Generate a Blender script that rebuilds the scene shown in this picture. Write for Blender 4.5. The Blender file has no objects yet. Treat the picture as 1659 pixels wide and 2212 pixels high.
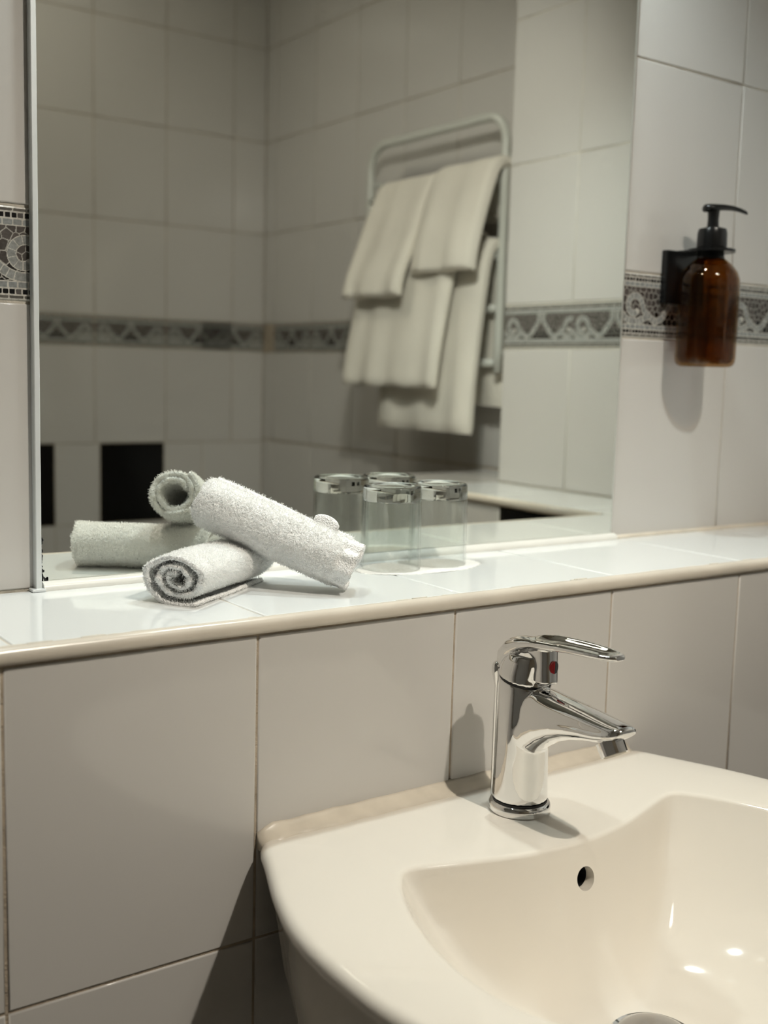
import bpy, bmesh, math, random
import numpy as np
from mathutils import Vector, Matrix, noise

random.seed(7)
rng = np.random.default_rng(7)
scene = bpy.context.scene
COL = scene.collection

# ------------------------------------------------------------------ camera
# world: x along the basin wall, y into the wall (lower tile face y=0), z up
cam_d = bpy.data.cameras.new("camera")
cam = bpy.data.objects.new("camera", cam_d)
COL.objects.link(cam)
yaw, pit, rol = (math.radians(a) for a in (35.39123, 7.05548, -1.56366))
fwd = Vector((math.sin(yaw) * math.cos(pit), math.cos(yaw) * math.cos(pit), -math.sin(pit)))
r0 = Vector((math.cos(yaw), -math.sin(yaw), 0))
d0 = fwd.cross(r0)
right = math.cos(rol) * r0 + math.sin(rol) * d0
down = -math.sin(rol) * r0 + math.cos(rol) * d0
m = Matrix((right, -down, -fwd)).transposed().to_4x4()
m.translation = Vector((0, -0.768, 1.222))
cam.matrix_world = m
cam_d.sensor_fit = 'HORIZONTAL'
cam_d.sensor_width = 36.0
cam_d.lens = 2413.58 / 1659 * 36.0
cam_d.clip_start = 0.02
cam_d.dof.use_dof = True
cam_d.dof.focus_distance = 0.97
cam_d.dof.aperture_fstop = 6.3
scene.camera = cam

# ------------------------------------------------------------------ world, lights, exposure
world = bpy.data.worlds.new("world")
scene.world = world
world.use_nodes = True
world.node_tree.nodes["Background"].inputs[0].default_value = (0.9, 0.95, 1.0, 1)
world.node_tree.nodes["Background"].inputs[1].default_value = 0.05

def spot(name, loc, target, power, color, size, blend, radius):
    d = bpy.data.lights.new(name, 'SPOT')
    d.energy = power; d.color = color
    d.spot_size = math.radians(size); d.spot_blend = blend
    d.shadow_soft_size = radius
    o = bpy.data.objects.new(name, d)
    COL.objects.link(o)
    o.location = loc
    o.rotation_euler = (Vector(target) - Vector(loc)).to_track_quat('-Z', 'Y').to_euler()
    return o

WARM = (1.0, 0.92, 0.80)
COOL = (0.90, 1.0, 0.99)
# tilted spot under the ceiling in front of the basin
spot("ceiling_spot", (0.70, -0.97, 2.40), (0.62, -0.10, 0.84), 64, WARM, 74, 1.0, 0.020)
# LED heads of the lamp over the mirror
spot("mirror_lamp_led_a", (0.43, 0.095, 1.95), (0.50, 0.02, 1.0), 7.8, COOL, 150, 0.6, 0.022)
spot("mirror_lamp_led_b", (0.80, 0.095, 1.95), (0.88, 0.02, 1.0), 11.8, COOL, 132, 0.6, 0.022)

spot("mirror_lamp_led_c", (0.70, 0.095, 1.95), (1.40, -0.80, 1.38), 24.0, (1.0, 0.985, 0.93), 74, 1.0, 0.022)
# soft fill light added under the ceiling, standing for no known lamp
ad = bpy.data.lights.new("ceiling_fill", 'AREA'); ad.shape = 'DISK'; ad.size = 0.34; ad.energy = 3.6; ad.color = (1.0, 0.955, 0.83)
ao = bpy.data.objects.new("ceiling_fill", ad); COL.objects.link(ao); ao.location = (0.75, -1.12, 2.43)

scene.view_settings.view_transform = 'Standard'
scene.view_settings.look = 'None'
scene.view_settings.gamma = 1.0
scene.view_settings.use_curve_mapping = False
scene.view_settings.exposure = 0.08
cy = scene.cycles
cy.max_bounces = 9
cy.diffuse_bounces = 3
cy.glossy_bounces = 4
cy.transmission_bounces = 7
cy.transparent_max_bounces = 12
cy.use_adaptive_sampling = True
cy.adaptive_threshold = 0.09
cy.adaptive_min_samples = 14
cy.use_light_tree = False
cy.sample_clamp_indirect = 2.0
cy.caustics_reflective = True
cy.caustics_refractive = True
cy.blur_glossy = 0.3

# ------------------------------------------------------------------ materials
MATS = {}
def mat(name, color, rough=0.5, metal=0.0, spec=0.5, var=0.0, vscale=6.0, bump=0.0, bscale=80.0,
        rough_var=0.0, coat=0.0, sheen=0.0, sss=0.0, trans=0.0, ior=1.5, obj_var=0.0, detail=3.0):
    if name in MATS:
        return MATS[name]
    mt = bpy.data.materials.new(name); mt.use_nodes = True
    nt = mt.node_tree; b = nt.nodes["Principled BSDF"]
    b.inputs["Base Color"].default_value = (*color, 1)
    b.inputs["Roughness"].default_value = rough
    b.inputs["Metallic"].default_value = metal
    b.inputs["Specular IOR Level"].default_value = spec
    b.inputs["IOR"].default_value = ior
    b.inputs["Coat Weight"].default_value = coat
    b.inputs["Coat Roughness"].default_value = 0.03
    b.inputs["Sheen Weight"].default_value = sheen
    b.inputs["Transmission Weight"].default_value = trans
    tc = nt.nodes.new("ShaderNodeTexCoord")
    if obj_var == 1.0:
        oi = nt.nodes.new("ShaderNodeObjectInfo"); cr = nt.nodes.new("ShaderNodeValToRGB")
        cr.color_ramp.elements[0].color = (*[c * (1 - var) for c in color], 1)
        cr.color_ramp.elements[1].color = (*[min(1, c * (1 + var)) for c in color], 1)
        nt.links.new(oi.outputs["Random"], cr.inputs[0]); nt.links.new(cr.outputs[0], b.inputs["Base Color"])
    elif var > 0 or rough_var > 0 or obj_var > 0:
        n = nt.nodes.new("ShaderNodeTexNoise")
        n.inputs["Scale"].default_value = vscale; n.inputs["Detail"].default_value = detail
        nt.links.new(tc.outputs["Object"], n.inputs["Vector"])
        fac = n.outputs["Fac"]
        if obj_var > 0:
            oi = nt.nodes.new("ShaderNodeObjectInfo")
            mx = nt.nodes.new("ShaderNodeMix"); mx.data_type = 'FLOAT'
            mx.inputs[0].default_value = obj_var
            nt.links.new(n.outputs["Fac"], mx.inputs[2]); nt.links.new(oi.outputs["Random"], mx.inputs[3])
            fac = mx.outputs[0]
        if var > 0:
            cr = nt.nodes.new("ShaderNodeValToRGB")
            lo = tuple(c * (1 - var) for c in color); hi = tuple(min(1, c * (1 + var * 0.5)) for c in color)
            cr.color_ramp.elements[0].color = (*lo, 1); cr.color_ramp.elements[1].color = (*hi, 1)
            cr.color_ramp.elements[0].position = 0.25; cr.color_ramp.elements[1].position = 0.75
            nt.links.new(fac, cr.inputs[0]); nt.links.new(cr.outputs[0], b.inputs["Base Color"])
        if rough_var > 0:
            mr = nt.nodes.new("ShaderNodeMapRange")
            mr.inputs[3].default_value = max(0, rough - rough_var); mr.inputs[4].default_value = rough + rough_var
            nt.links.new(n.outputs["Fac"], mr.inputs[0]); nt.links.new(mr.outputs[0], b.inputs["Roughness"])
    if bump > 0:
        n2 = nt.nodes.new("ShaderNodeTexNoise"); n2.inputs["Scale"].default_value = bscale
        n2.inputs["Detail"].default_value = 0.0 if bscale < 20 else 1.0
        nt.links.new(tc.outputs["Object"], n2.inputs["Vector"])
        bp = nt.nodes.new("ShaderNodeBump"); bp.inputs["Strength"].default_value = bump
        bp.inputs["Distance"].default_value = 0.002
        nt.links.new(n2.outputs["Fac"], bp.inputs["Height"]); nt.links.new(bp.outputs[0], b.inputs["Normal"])
    MATS[name] = mt
    return mt

M_TILE = mat("glazed_wall_tile", (0.61, 0.59, 0.56), rough=0.09, var=0.02, bump=0.05, bscale=9, obj_var=1.0)
M_TILE_FAR = mat("glazed_wall_tile_plain", (0.61, 0.59, 0.56), rough=0.10, var=0.02, obj_var=1.0)
M_LEDGE = mat("glazed_white_tile", (0.82, 0.84, 0.835), rough=0.07, var=0.015, bump=0.04, bscale=10, obj_var=1.0)
M_BLACK = mat("black_glazed_tile", (0.006, 0.006, 0.006), rough=0.12, spec=0.3)
M_GROUT = mat("cream_grout", (0.46, 0.385, 0.295), rough=0.85, var=0.3, vscale=60, bump=0.5, bscale=400)
M_GROUT_PALE = mat("pale_grout", (0.62, 0.58, 0.50), rough=0.85, var=0.2, vscale=40, bump=0.4, bscale=400)
M_TRIM = mat("cream_trim", (0.68, 0.62, 0.53), rough=0.22, var=0.12, vscale=14, bump=0.08, bscale=60, detail=6)
M_BEAD = mat("white_bead", (0.80, 0.79, 0.74), rough=0.25, var=0.06, vscale=20)
M_CERAMIC = mat("ivory_ceramic", (0.765, 0.715, 0.635), rough=0.06)
M_SILICONE = mat("silicone", (0.74, 0.67, 0.56), rough=0.35, var=0.15, vscale=30)
M_CHROME = mat("chrome", (0.83, 0.83, 0.83), rough=0.035, metal=1.0)
M_CHROME_D = mat("dark_chrome", (0.45, 0.45, 0.46), rough=0.08, metal=1.0)
M_RED = mat("red_enamel", (0.35, 0.01, 0.015), rough=0.1, coat=0.5)
M_BLUEBLACK = mat("dark_blue_enamel", (0.01, 0.012, 0.02), rough=0.1, coat=0.5)
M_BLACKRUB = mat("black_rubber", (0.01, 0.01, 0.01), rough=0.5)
M_ALU = mat("brushed_aluminium", (0.76, 0.79, 0.79), rough=0.4, metal=0.25, var=0.05, vscale=20)
M_GLASSEDGE = mat("ground_glass_edge", (0.62, 0.64, 0.60), rough=0.35, metal=0.3)
M_PLASTIC = mat("black_plastic", (0.006, 0.006, 0.006), rough=0.22, spec=0.4)
M_TOWEL = mat("white_terry", (0.95, 0.95, 0.935), rough=0.95, spec=0.1, bump=0.9, bscale=700)
M_TOWEL_IN = M_TOWEL
M_HANG = mat("cream_terry", (0.78, 0.74, 0.66), rough=0.95, spec=0.1, var=0.06, vscale=9, detail=1.0)
M_RAIL = mat("white_enamelled_tube", (0.62, 0.63, 0.58), rough=0.2)
M_PAPER = mat("white_paper", (0.86, 0.86, 0.83), rough=0.8, bump=0.3, bscale=300)
M_CEIL = mat("white_plaster", (0.70, 0.68, 0.64), rough=0.8, bump=0.2, bscale=60)
M_FLOOR = mat("dark_floor_tile", (0.10, 0.095, 0.09), rough=0.25, var=0.3, vscale=5)
M_WALLPLAIN = mat("glazed_tile_far", (0.50, 0.47, 0.43), rough=0.2, var=0.03, vscale=3)

def loop_mat():
    mt = bpy.data.materials.new("cotton_loops"); mt.use_nodes = True
    nt = mt.node_tree; nt.nodes.remove(nt.nodes["Principled BSDF"])
    d = nt.nodes.new("ShaderNodeBsdfDiffuse"); d.inputs[0].default_value = (0.97, 0.97, 0.955, 1)
    t = nt.nodes.new("ShaderNodeBsdfTranslucent"); t.inputs[0].default_value = (0.97, 0.97, 0.955, 1)
    mx = nt.nodes.new("ShaderNodeMixShader"); mx.inputs[0].default_value = 0.5
    nt.links.new(d.outputs[0], mx.inputs[1]); nt.links.new(t.outputs[0], mx.inputs[2])
    nt.links.new(mx.outputs[0], nt.nodes["Material Output"].inputs[0])
    return mt
M_LOOPS = loop_mat()
def mirror_mat():
    mt = bpy.data.materials.new("mirror_silver"); mt.use_nodes = True
    b = mt.node_tree.nodes["Principled BSDF"]
    b.inputs["Base Color"].default_value = (0.845, 0.85, 0.785, 1)
    b.inputs["Metallic"].default_value = 1.0; b.inputs["Roughness"].default_value = 0.0
    return mt
M_MIRROR = mirror_mat()

def thin_glass(name, tint, ior=1.5, rough=0.0):
    mt = bpy.data.materials.new(name); mt.use_nodes = True
    nt = mt.node_tree; nt.nodes.remove(nt.nodes["Principled BSDF"])
    out = nt.nodes["Material Output"]
    tr = nt.nodes.new("ShaderNodeBsdfTransparent"); tr.inputs[0].default_value = (*tint, 1)
    gl = nt.nodes.new("ShaderNodeBsdfGlossy"); gl.inputs["Roughness"].default_value = rough
    lw = nt.nodes.new("ShaderNodeLayerWeight"); lw.inputs[0].default_value = 0.5
    pw = nt.nodes.new("ShaderNodeMath"); pw.operation = 'POWER'; pw.inputs[1].default_value = 5.0
    nt.links.new(lw.outputs["Facing"], pw.inputs[0])
    f0 = ((ior - 1) / (ior + 1)) ** 2
    fr = nt.nodes.new("ShaderNodeMath"); fr.operation = 'MULTIPLY_ADD'
    fr.inputs[1].default_value = 1 - f0; fr.inputs[2].default_value = f0
    nt.links.new(pw.outputs[0], fr.inputs[0])
    mx = nt.nodes.new("ShaderNodeMixShader")
    nt.links.new(fr.outputs[0], mx.inputs[0]); nt.links.new(tr.outputs[0], mx.inputs[1])
    nt.links.new(gl.outputs[0], mx.inputs[2]); nt.links.new(mx.outputs[0], out.inputs[0])
    return mt
M_GLASSWALL = thin_glass("clear_glass_wall", (0.965, 0.975, 0.97))
M_AMBER = thin_glass("amber_glass", (0.61, 0.43, 0.21), ior=1.5)
M_LIQUID = thin_glass("brown_liquid", (0.80, 0.72, 0.60), ior=1.05)
def solid_glass():
    mt = bpy.data.materials.new("clear_glass_base"); mt.use_nodes = True
    nt = mt.node_tree; nt.nodes.remove(nt.nodes["Principled BSDF"])
    g = nt.nodes.new("ShaderNodeBsdfGlass"); g.inputs["Color"].default_value = (0.97, 0.985, 0.98, 1)
    g.inputs["IOR"].default_value = 1.5; g.inputs["Roughness"].default_value = 0.0
    nt.links.new(g.outputs[0], nt.nodes["Material Output"].inputs[0])
    return mt
M_GLASSBASE = solid_glass()

def print_mat():
    mt = bpy.data.materials.new("mosaic_print_tile"); mt.use_nodes = True
    nt = mt.node_tree; b = nt.nodes["Principled BSDF"]
    a = nt.nodes.new("ShaderNodeAttribute"); a.attribute_name = "print"
    tc = nt.nodes.new("ShaderNodeTexCoord"); n = nt.nodes.new("ShaderNodeTexNoise")
    n.inputs["Scale"].default_value = 350; n.inputs["Detail"].default_value = 3
    nt.links.new(tc.outputs["Object"], n.inputs["Vector"])
    mr = nt.nodes.new("ShaderNodeMapRange"); mr.inputs[1].default_value = 0.3; mr.inputs[2].default_value = 0.7
    mr.inputs[3].default_value = 0.78; mr.inputs[4].default_value = 1.15
    nt.links.new(n.outputs["Fac"], mr.inputs[0])
    vm = nt.nodes.new("ShaderNodeVectorMath"); vm.operation = 'SCALE'
    nt.links.new(a.outputs["Color"], vm.inputs[0]); nt.links.new(mr.outputs[0], vm.inputs[3])
    nt.links.new(vm.outputs[0], b.inputs["Base Color"])
    b.inputs["Roughness"].default_value = 0.12
    return mt
M_PRINT = print_mat()

# ------------------------------------------------------------------ helpers
def link(o, parent=None):
    COL.objects.link(o)
    if parent is not None:
        o.parent = parent
    return o

def obj_from(name, verts, faces, material, parent=None, smooth=False):
    me = bpy.data.meshes.new(name)
    me.from_pydata([tuple(v) for v in verts], [], faces)
    me.update()
    if smooth:
        me.polygons.foreach_set("use_smooth", [True] * len(me.polygons))
    if material: me.materials.append(material)
    return link(bpy.data.objects.new(name, me), parent)

def bm_obj(name, bm, material, parent=None, smooth=False):
    bmesh.ops.recalc_face_normals(bm, faces=bm.faces)
    me = bpy.data.meshes.new(name); bm.to_mesh(me); bm.free()
    if smooth:
        me.polygons.foreach_set("use_smooth", [True] * len(me.polygons))
    if material: me.materials.append(material)
    return link(bpy.data.objects.new(name, me), parent)

def empty(name, loc=(0, 0, 0)):
    o = bpy.data.objects.new(name, None); o.empty_display_size = 0.02
    link(o); o.location = loc
    return o

def tag(o, label=None, cat=None, group=None, kind=None):
    if label: o["label"] = label
    if cat: o["category"] = cat
    if group: o["group"] = group
    if kind: o["kind"] = kind
    return o

def box_bm(x0, x1, y0, y1, z0, z1, bev=0.0, seg=1):
    bm = bmesh.new()
    bmesh.ops.create_cube(bm, size=1)
    for v in bm.verts:
        v.co = Vector((x0 + (v.co.x + .5) * (x1 - x0), y0 + (v.co.y + .5) * (y1 - y0), z0 + (v.co.z + .5) * (z1 - z0)))
    if bev > 0:
        bmesh.ops.bevel(bm, geom=list(bm.edges), offset=bev, segments=seg, affect='EDGES', profile=0.5)
    return bm

def set_autosmooth(o, ang=35):
    me = o.data
    me.polygons.foreach_set("use_smooth", [True] * len(me.polygons))
    bm = bmesh.new(); bm.from_mesh(me)
    for e in bm.edges:
        e.smooth = len(e.link_faces) == 2 and e.calc_face_angle(0) < math.radians(ang)
    bm.to_mesh(me); bm.free()

def lathe(profile, seg=48, axis_fn=None):
    """profile: list of (r, z); returns verts, faces around z."""
    V, F = [], []
    n = len(profile)
    for i in range(seg):
        a = 2 * math.pi * i / seg
        for r, z in profile:
            V.append(Vector((r * math.cos(a), r * math.sin(a), z)))
    for i in range(seg):
        j = (i + 1) % seg
        for k in range(n - 1):
            F.append((i * n + k, j * n + k, j * n + k + 1, i * n + k + 1))
    return V, F

def lathe_obj(name, profile, material, parent=None, seg=48, loc=(0, 0, 0), rot=None, ang=40):
    V, F = lathe(profile, seg)
    bm = bmesh.new()
    bv = [bm.verts.new(v) for v in V]
    for f in F:
        try: bm.faces.new([bv[i] for i in f])
        except ValueError: pass
    bmesh.ops.remove_doubles(bm, verts=bm.verts, dist=1e-6)
    o = bm_obj(name, bm, material, parent)
    o.location = loc
    if rot is not None: o.rotation_euler = rot
    set_autosmooth(o, ang)
    return o

def loft(sections, close=True, cap=True):
    V, F = [], []
    n = len(sections[0])
    for s in sections: V.extend(s)
    for k in range(len(sections) - 1):
        for i in range(n if close else n - 1):
            j = (i + 1) % n
            F.append((k * n + i, k * n + j, (k + 1) * n + j, (k + 1) * n + i))
    if cap:
        F.append(tuple(range(n - 1, -1, -1)))
        b = (len(sections) - 1) * n
        F.append(tuple(range(b, b + n)))
    return V, F

def tube(path, radius, seg=12, closed=False):
    P = [Vector(p) for p in path]
    secs = []
    n = len(P)
    up = None
    for i, p in enumerate(P):
        if closed: t = (P[(i + 1) % n] - P[i - 1]).normalized()
        else: t = (P[min(i + 1, n - 1)] - P[max(i - 1, 0)]).normalized()
        if up is None:
            up = Vector((0, 0, 1)) if abs(t.z) < 0.9 else Vector((1, 0, 0))
        a = t.cross(up).normalized(); up = a.cross(t).normalized()
        secs.append([p + radius * (math.cos(2 * math.pi * k / seg) * a + math.sin(2 * math.pi * k / seg) * up) for k in range(seg)])
    if closed:
        secs.append(secs[0])
    return loft(secs, True, not closed)

def remesh_obj(name, parts, voxel, smooth_it, material, parent):
    """parts: list of (verts, faces), closed meshes, fused into one smooth skin."""
    bm = bmesh.new()
    for V, F in parts:
        bv = [bm.verts.new(v) for v in V]
        for f in F: bm.faces.new([bv[i] for i in f])
    bmesh.ops.recalc_face_normals(bm, faces=bm.faces)
    me = bpy.data.meshes.new("tmp"); bm.to_mesh(me); bm.free()
    t = bpy.data.objects.new("tmp", me); COL.objects.link(t)
    md = t.modifiers.new("r", 'REMESH'); md.mode = 'VOXEL'; md.voxel_size = voxel; md.use_smooth_shade = True
    sm = t.modifiers.new("s", 'SMOOTH'); sm.factor = 0.5; sm.iterations = smooth_it
    dg = bpy.context.evaluated_depsgraph_get()
    me2 = bpy.data.meshes.new_from_object(t.evaluated_get(dg))
    bpy.data.objects.remove(t); bpy.data.meshes.remove(me)
    me2.name = name
    me2.materials.clear(); me2.materials.append(material)
    me2.polygons.foreach_set("use_smooth", [True] * len(me2.polygons))
    return link(bpy.data.objects.new(name, me2), parent)

def cr_spline(pts, per=8, closed=False):
    P = [np.array(p, float) for p in pts]; n = len(P); out = []
    rngk = range(n) if closed else range(n - 1)
    for i in rngk:
        if closed: p0, p1, p2, p3 = P[i - 1], P[i], P[(i + 1) % n], P[(i + 2) % n]
        else: p0, p1, p2, p3 = P[max(i - 1, 0)], P[i], P[i + 1], P[min(i + 2, n - 1)]
        for k in range(per):
            t = k / per
            out.append(0.5 * ((2 * p1) + (p2 - p0) * t + (2 * p0 - 5 * p1 + 4 * p2 - p3) * t * t + (3 * p1 - p0 - 3 * p2 + p3) * t ** 3))
    if not closed: out.append(P[-1])
    return out

# ------------------------------------------------------------------ tile walls
TILE_CACHE = {}
def tile_mesh(w, h, key, material, th=0.006, bev=0.0012):
    """slab in local (u, v, n): u 0..w, v 0..h, front face at n=0, back at n=-th."""
    k = (round(w, 4), round(h, 4), key)
    if k not in TILE_CACHE:
        bm = bmesh.new()
        bmesh.ops.create_cube(bm, size=1)
        for v in bm.verts:
            v.co = Vector(((v.co.x + .5) * w, (v.co.y + .5) * h, (v.co.z - .5) * th))
        top = [e for e in bm.edges if all(v.co.z > -1e-6 for v in e.verts)]
        bmesh.ops.bevel(bm, geom=top, offset=bev, segments=2, affect='EDGES', profile=0.5)
        bmesh.ops.recalc_face_normals(bm, faces=bm.faces)
        me = bpy.data.meshes.new("tile"); bm.to_mesh(me); bm.free()
        me.materials.append(material)
        me.polygons.foreach_set("use_smooth", [True] * len(me.polygons))
        big = 0.5 * w * h
        me.polygons.foreach_set("use_smooth", [p.area < big for p in me.polygons])
        TILE_CACHE[k] = me
    return TILE_CACHE[k]

J = 0.0024  # joint width
def place(me, name, parent, O, U, V, N, u0, v0):
    o = bpy.data.objects.new(name, me)
    link(o, parent)
    mw = Matrix((U, V, N)).transposed().to_4x4()
    mw.translation = O + U * u0 + V * v0
    o.matrix_world = mw
    return o

def tile_grid(parent, O, U, V, N, ujoints, vjoints, material=M_TILE, key="wall", skip=None, special=None):
    O, U, V, N = Vector(O), Vector(U), Vector(V), Vector(N)
    for a, b in zip(ujoints[:-1], ujoints[1:]):
        for c, d in zip(vjoints[:-1], vjoints[1:]):
            if skip and skip((a + b) / 2, (c + d) / 2): continue
            mt, ky = material, key
            if special:
                s = special((a + b) / 2, (c + d) / 2)
                if s: mt, ky = s
            w, h = b - a - J, d - c - J
            place(tile_mesh(w, h, ky, mt), "tile", parent, O, U, V, N, a + J / 2, c + J / 2)

# --- printed mosaic border: one shared mesh with the print as a colour attribute
def border_mesh(W=0.1976, H=0.0770):
    step = 0.00045
    nx, ny = int(W / step) + 1, int(H / step) + 1
    xs = np.linspace(0, W, nx); ys = np.linspace(0, H, ny)
    X, Y = np.meshgrid(xs, ys)
    white = np.array([0.62, 0.60, 0.55]); line = np.array([0.55, 0.53, 0.48])
    col = np.empty((ny, nx, 3)); col[:] = white
    r2 = np.random.default_rng(3)
    def row(y0, y1, wmin, wmax, colour_fn):
        x = -r2.uniform(0, wmax); i = 0; g = 0.00055
        while x < W:
            w = r2.uniform(wmin, wmax)
            a, b = x + g, x + w - g
            cx_, cy_ = (a + b) / 2, (y0 + y1) / 2
            hx, hy = (b - a) / 2, (y1 - y0) / 2 - g
            rr = min(hx, hy) * 0.45
            qx = np.maximum(np.abs(X - cx_) - hx + rr, 0); qy = np.maximum(np.abs(Y - cy_) - hy + rr, 0)
            msk = np.hypot(qx, qy) < rr
            col[msk] = colour_fn(i); x += w; i += 1
    inband = (Y > 0.001) & (Y < H - 0.001)
    col[inband] = line
    blk = lambda i: np.array([0.004, 0.004, 0.005]) * (1 if i % 5 != 4 else 1) + (np.array([0.10, 0.092, 0.085]) if i % 5 == 4 else 0)
    gry = lambda i: np.array([0.12, 0.112, 0.10]) * r2.uniform(0.8, 1.25)
    lgt = lambda i: np.array([0.27, 0.285, 0.28]) * r2.uniform(0.9, 1.1)
    row(0.0012, 0.0045, 0.011, 0.014, gry)
    row(0.0045, 0.0100, 0.0050, 0.0058, blk)
    row(0.0100, 0.0158, 0.0078, 0.0092, lgt)
    row(H - 0.0045, H - 0.0012, 0.011, 0.014, gry)
    row(H - 0.0100, H - 0.0045, 0.0050, 0.0058, blk)
    row(H - 0.0158, H - 0.0100, 0.0078, 0.0092, lgt)
    # scroll field
    f0, f1 = 0.0158, H - 0.0158
    fld = (Y > f0) & (Y < f1)
    px, py = X[fld], Y[fld]
    px = np.where(px > W / 2, W - px, px)      # mirrored halves
    mid = H / 2
    # spiral centred at (0.024, mid), then the wave to the tile centre
    cx_, cy_ = 0.024, mid - 0.001
    pts = []
    for k in range(90):
        t = k / 89
        an = math.radians(-55 - 285 * t); r = 0.0080 + 0.0062 * t
        pts.append((cx_ + r * math.cos(an), cy_ + r * math.sin(an)))
    ex, ey = pts[-1]
    ctrl = [pts[-6], pts[-1], (ex + 0.0045, ey - 0.010), (ex + 0.012, f0 + 0.012), (ex + 0.024, f0 + 0.005), (ex + 0.036, f0 + 0.009),
            (ex + 0.046, f0 + 0.020), (W / 2 - 0.006, f1 - 0.012), (W / 2 - 0.006, f1 - 0.002)]
    pts += [tuple(p) for p in cr_spline(ctrl, 12)[12:]]
    # small return wave under the spiral
    pts2 = [tuple(p) for p in cr_spline([(-0.004, f0 + 0.016), (0.004, f0 + 0.0105), (0.013, f0 + 0.0055), (0.024, f0 + 0.0035), (0.034, f0 + 0.0045), (ex + 0.010, f0 + 0.010)], 12)]
    A = np.array(pts); seglen = np.r_[0, np.cumsum(np.hypot(*np.diff(A, axis=0).T))]
    def near(PX, PY, A):
        best = np.full(PX.shape, 1e9); idx = np.zeros(PX.shape, int)
        for k in range(len(A)):
            d = (PX - A[k, 0]) ** 2 + (PY - A[k, 1]) ** 2
            mm = d < best; best[mm] = d[mm]; idx[mm] = k
        return np.sqrt(best), idx
    d1, i1 = near(px, py, A)
    s1 = seglen[i1]
    A2 = np.array(pts2); sl2 = np.r_[0, np.cumsum(np.hypot(*np.diff(A2, axis=0).T))]
    d2, i2 = near(px, py, A2)
    m2 = d2 < d1
    s1 = np.where(m2, sl2[i2] + 0.3, s1); d1 = np.where(m2, d2, d1)
    hw = 0.0034
    inside = d1 < hw
    cell = np.floor(s1 / 0.0062); fr = s1 / 0.0062 - cell
    c = np.empty((px.size, 3)); 
    # background stones: voronoi
    seeds = []
    gx, gy = 0.0088, 0.0080
    for iy in range(-1, int((f1 - f0) / gy) + 2):
        for ix in range(-1, int(W / 2 / gx) + 2):
            seeds.append(((ix + 0.5 * (iy % 2)) * gx + r2.uniform(-.0024, .0024), f0 + (iy + .5) * gy + r2.uniform(-.0022, .0022)))
    S = np.array(seeds)
    b1 = np.full(px.size, 1e9); b2 = np.full(px.size, 1e9); bi = np.zeros(px.size, int)
    for k in range(len(S)):
        d = np.hypot(px - S[k, 0], py - S[k, 1])
        m1 = d < b1
        b2 = np.where(m1, b1, np.minimum(b2, d)); bi[m1] = k; b1 = np.where(m1, d, b1)
    tone = r2.uniform(0.65, 1.25, len(S))
    dark = np.array([0.082, 0.072, 0.066])
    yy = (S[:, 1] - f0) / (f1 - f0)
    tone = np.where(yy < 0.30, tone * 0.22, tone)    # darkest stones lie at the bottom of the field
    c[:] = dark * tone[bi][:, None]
    ln = (b2 - b1) < 0.0008
    c[ln] = line * 0.72
    lgtc = np.array([0.29, 0.298, 0.285])
    ct = 0.9 + 0.2 * ((cell * 37.7) % 1.0)
    c[inside] = lgtc * ct[inside][:, None]
    c[inside & ((fr < 0.10))] = line
    edge = (d1 > hw) & (d1 < hw + 0.0008)
    c[edge] = line
    col[fld] = c
    # mesh
    verts = np.stack([X.ravel(), Y.ravel(), np.zeros(X.size)], 1)
    bevel = np.minimum.reduce([X, W - X, Y, H - Y]).ravel()
    verts[:, 2] = -np.clip(0.0012 - bevel, 0, 1) * 0.8
    idx = np.arange(nx * ny).reshape(ny, nx)
    quads = np.stack([idx[:-1, :-1], idx[:-1, 1:], idx[1:, 1:], idx[1:, :-1]], -1).reshape(-1, 4)
    me = bpy.data.meshes.new("border_tile")
    # skirt to give the tile its thickness
    ring = np.concatenate([idx[0, :], idx[1:, -1], idx[-1, -2::-1], idx[-2:0:-1, 0]])
    base = len(verts)
    sk = verts[ring].copy(); sk[:, 2] = -0.006
    verts = np.vstack([verts, sk]); k = len(ring)
    a = np.arange(k); b = (a + 1) % k
    quads = np.vstack([quads, np.stack([ring[b], ring[a], base + a, base + b], -1)])
    me.vertices.add(len(verts)); me.vertices.foreach_set("co", verts.ravel())
    me.loops.add(quads.size); me.loops.foreach_set("vertex_index", quads.ravel().astype(np.int32))
    me.polygons.add(len(quads)); me.polygons.foreach_set("loop_start", np.arange(0, quads.size, 4, dtype=np.int32))
    me.update(calc_edges=True)
    at = me.color_attributes.new("print", 'FLOAT_COLOR', 'POINT')
    cc = np.ones((len(verts), 4)); cc[:base, :3] = col.reshape(-1, 3); cc[base:, :3] = white
    at.data.foreach_set("color", cc.ravel())
    me.materials.append(M_PRINT)
    return me
BORDER = border_mesh()
BZ0, BZ1 = 1.2735, 1.3530
def border_row(parent, O, U, N, starts):
    O, U, N = Vector(O), Vector(U), Vector(N); V = Vector((0, 0, 1))
    for s in starts:
        place(BORDER, "border_tile", parent, O, U, V, N, s + J / 2, BZ0 + 0.00125)

def struct(name, bm, material):
    o = bm_obj(name, bm, material)
    o["kind"] = "structure"
    return o

Z_LEDGE = 1.026
ROWS_UP = [Z_LEDGE + 0.001, BZ0, BZ1, 1.602, 1.8535, 2.105, 2.3565]
XC, XR = 1.385, 1.205          # upper right wall, lower right wall
YU = 0.19                      # upper basin wall
XB = 1.58                      # recessed right wall
YC = -0.44                     # outer corner of the right wall
YF = -1.70                     # wall opposite
DEP = 0.0014                   # how far joints lie back

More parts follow.
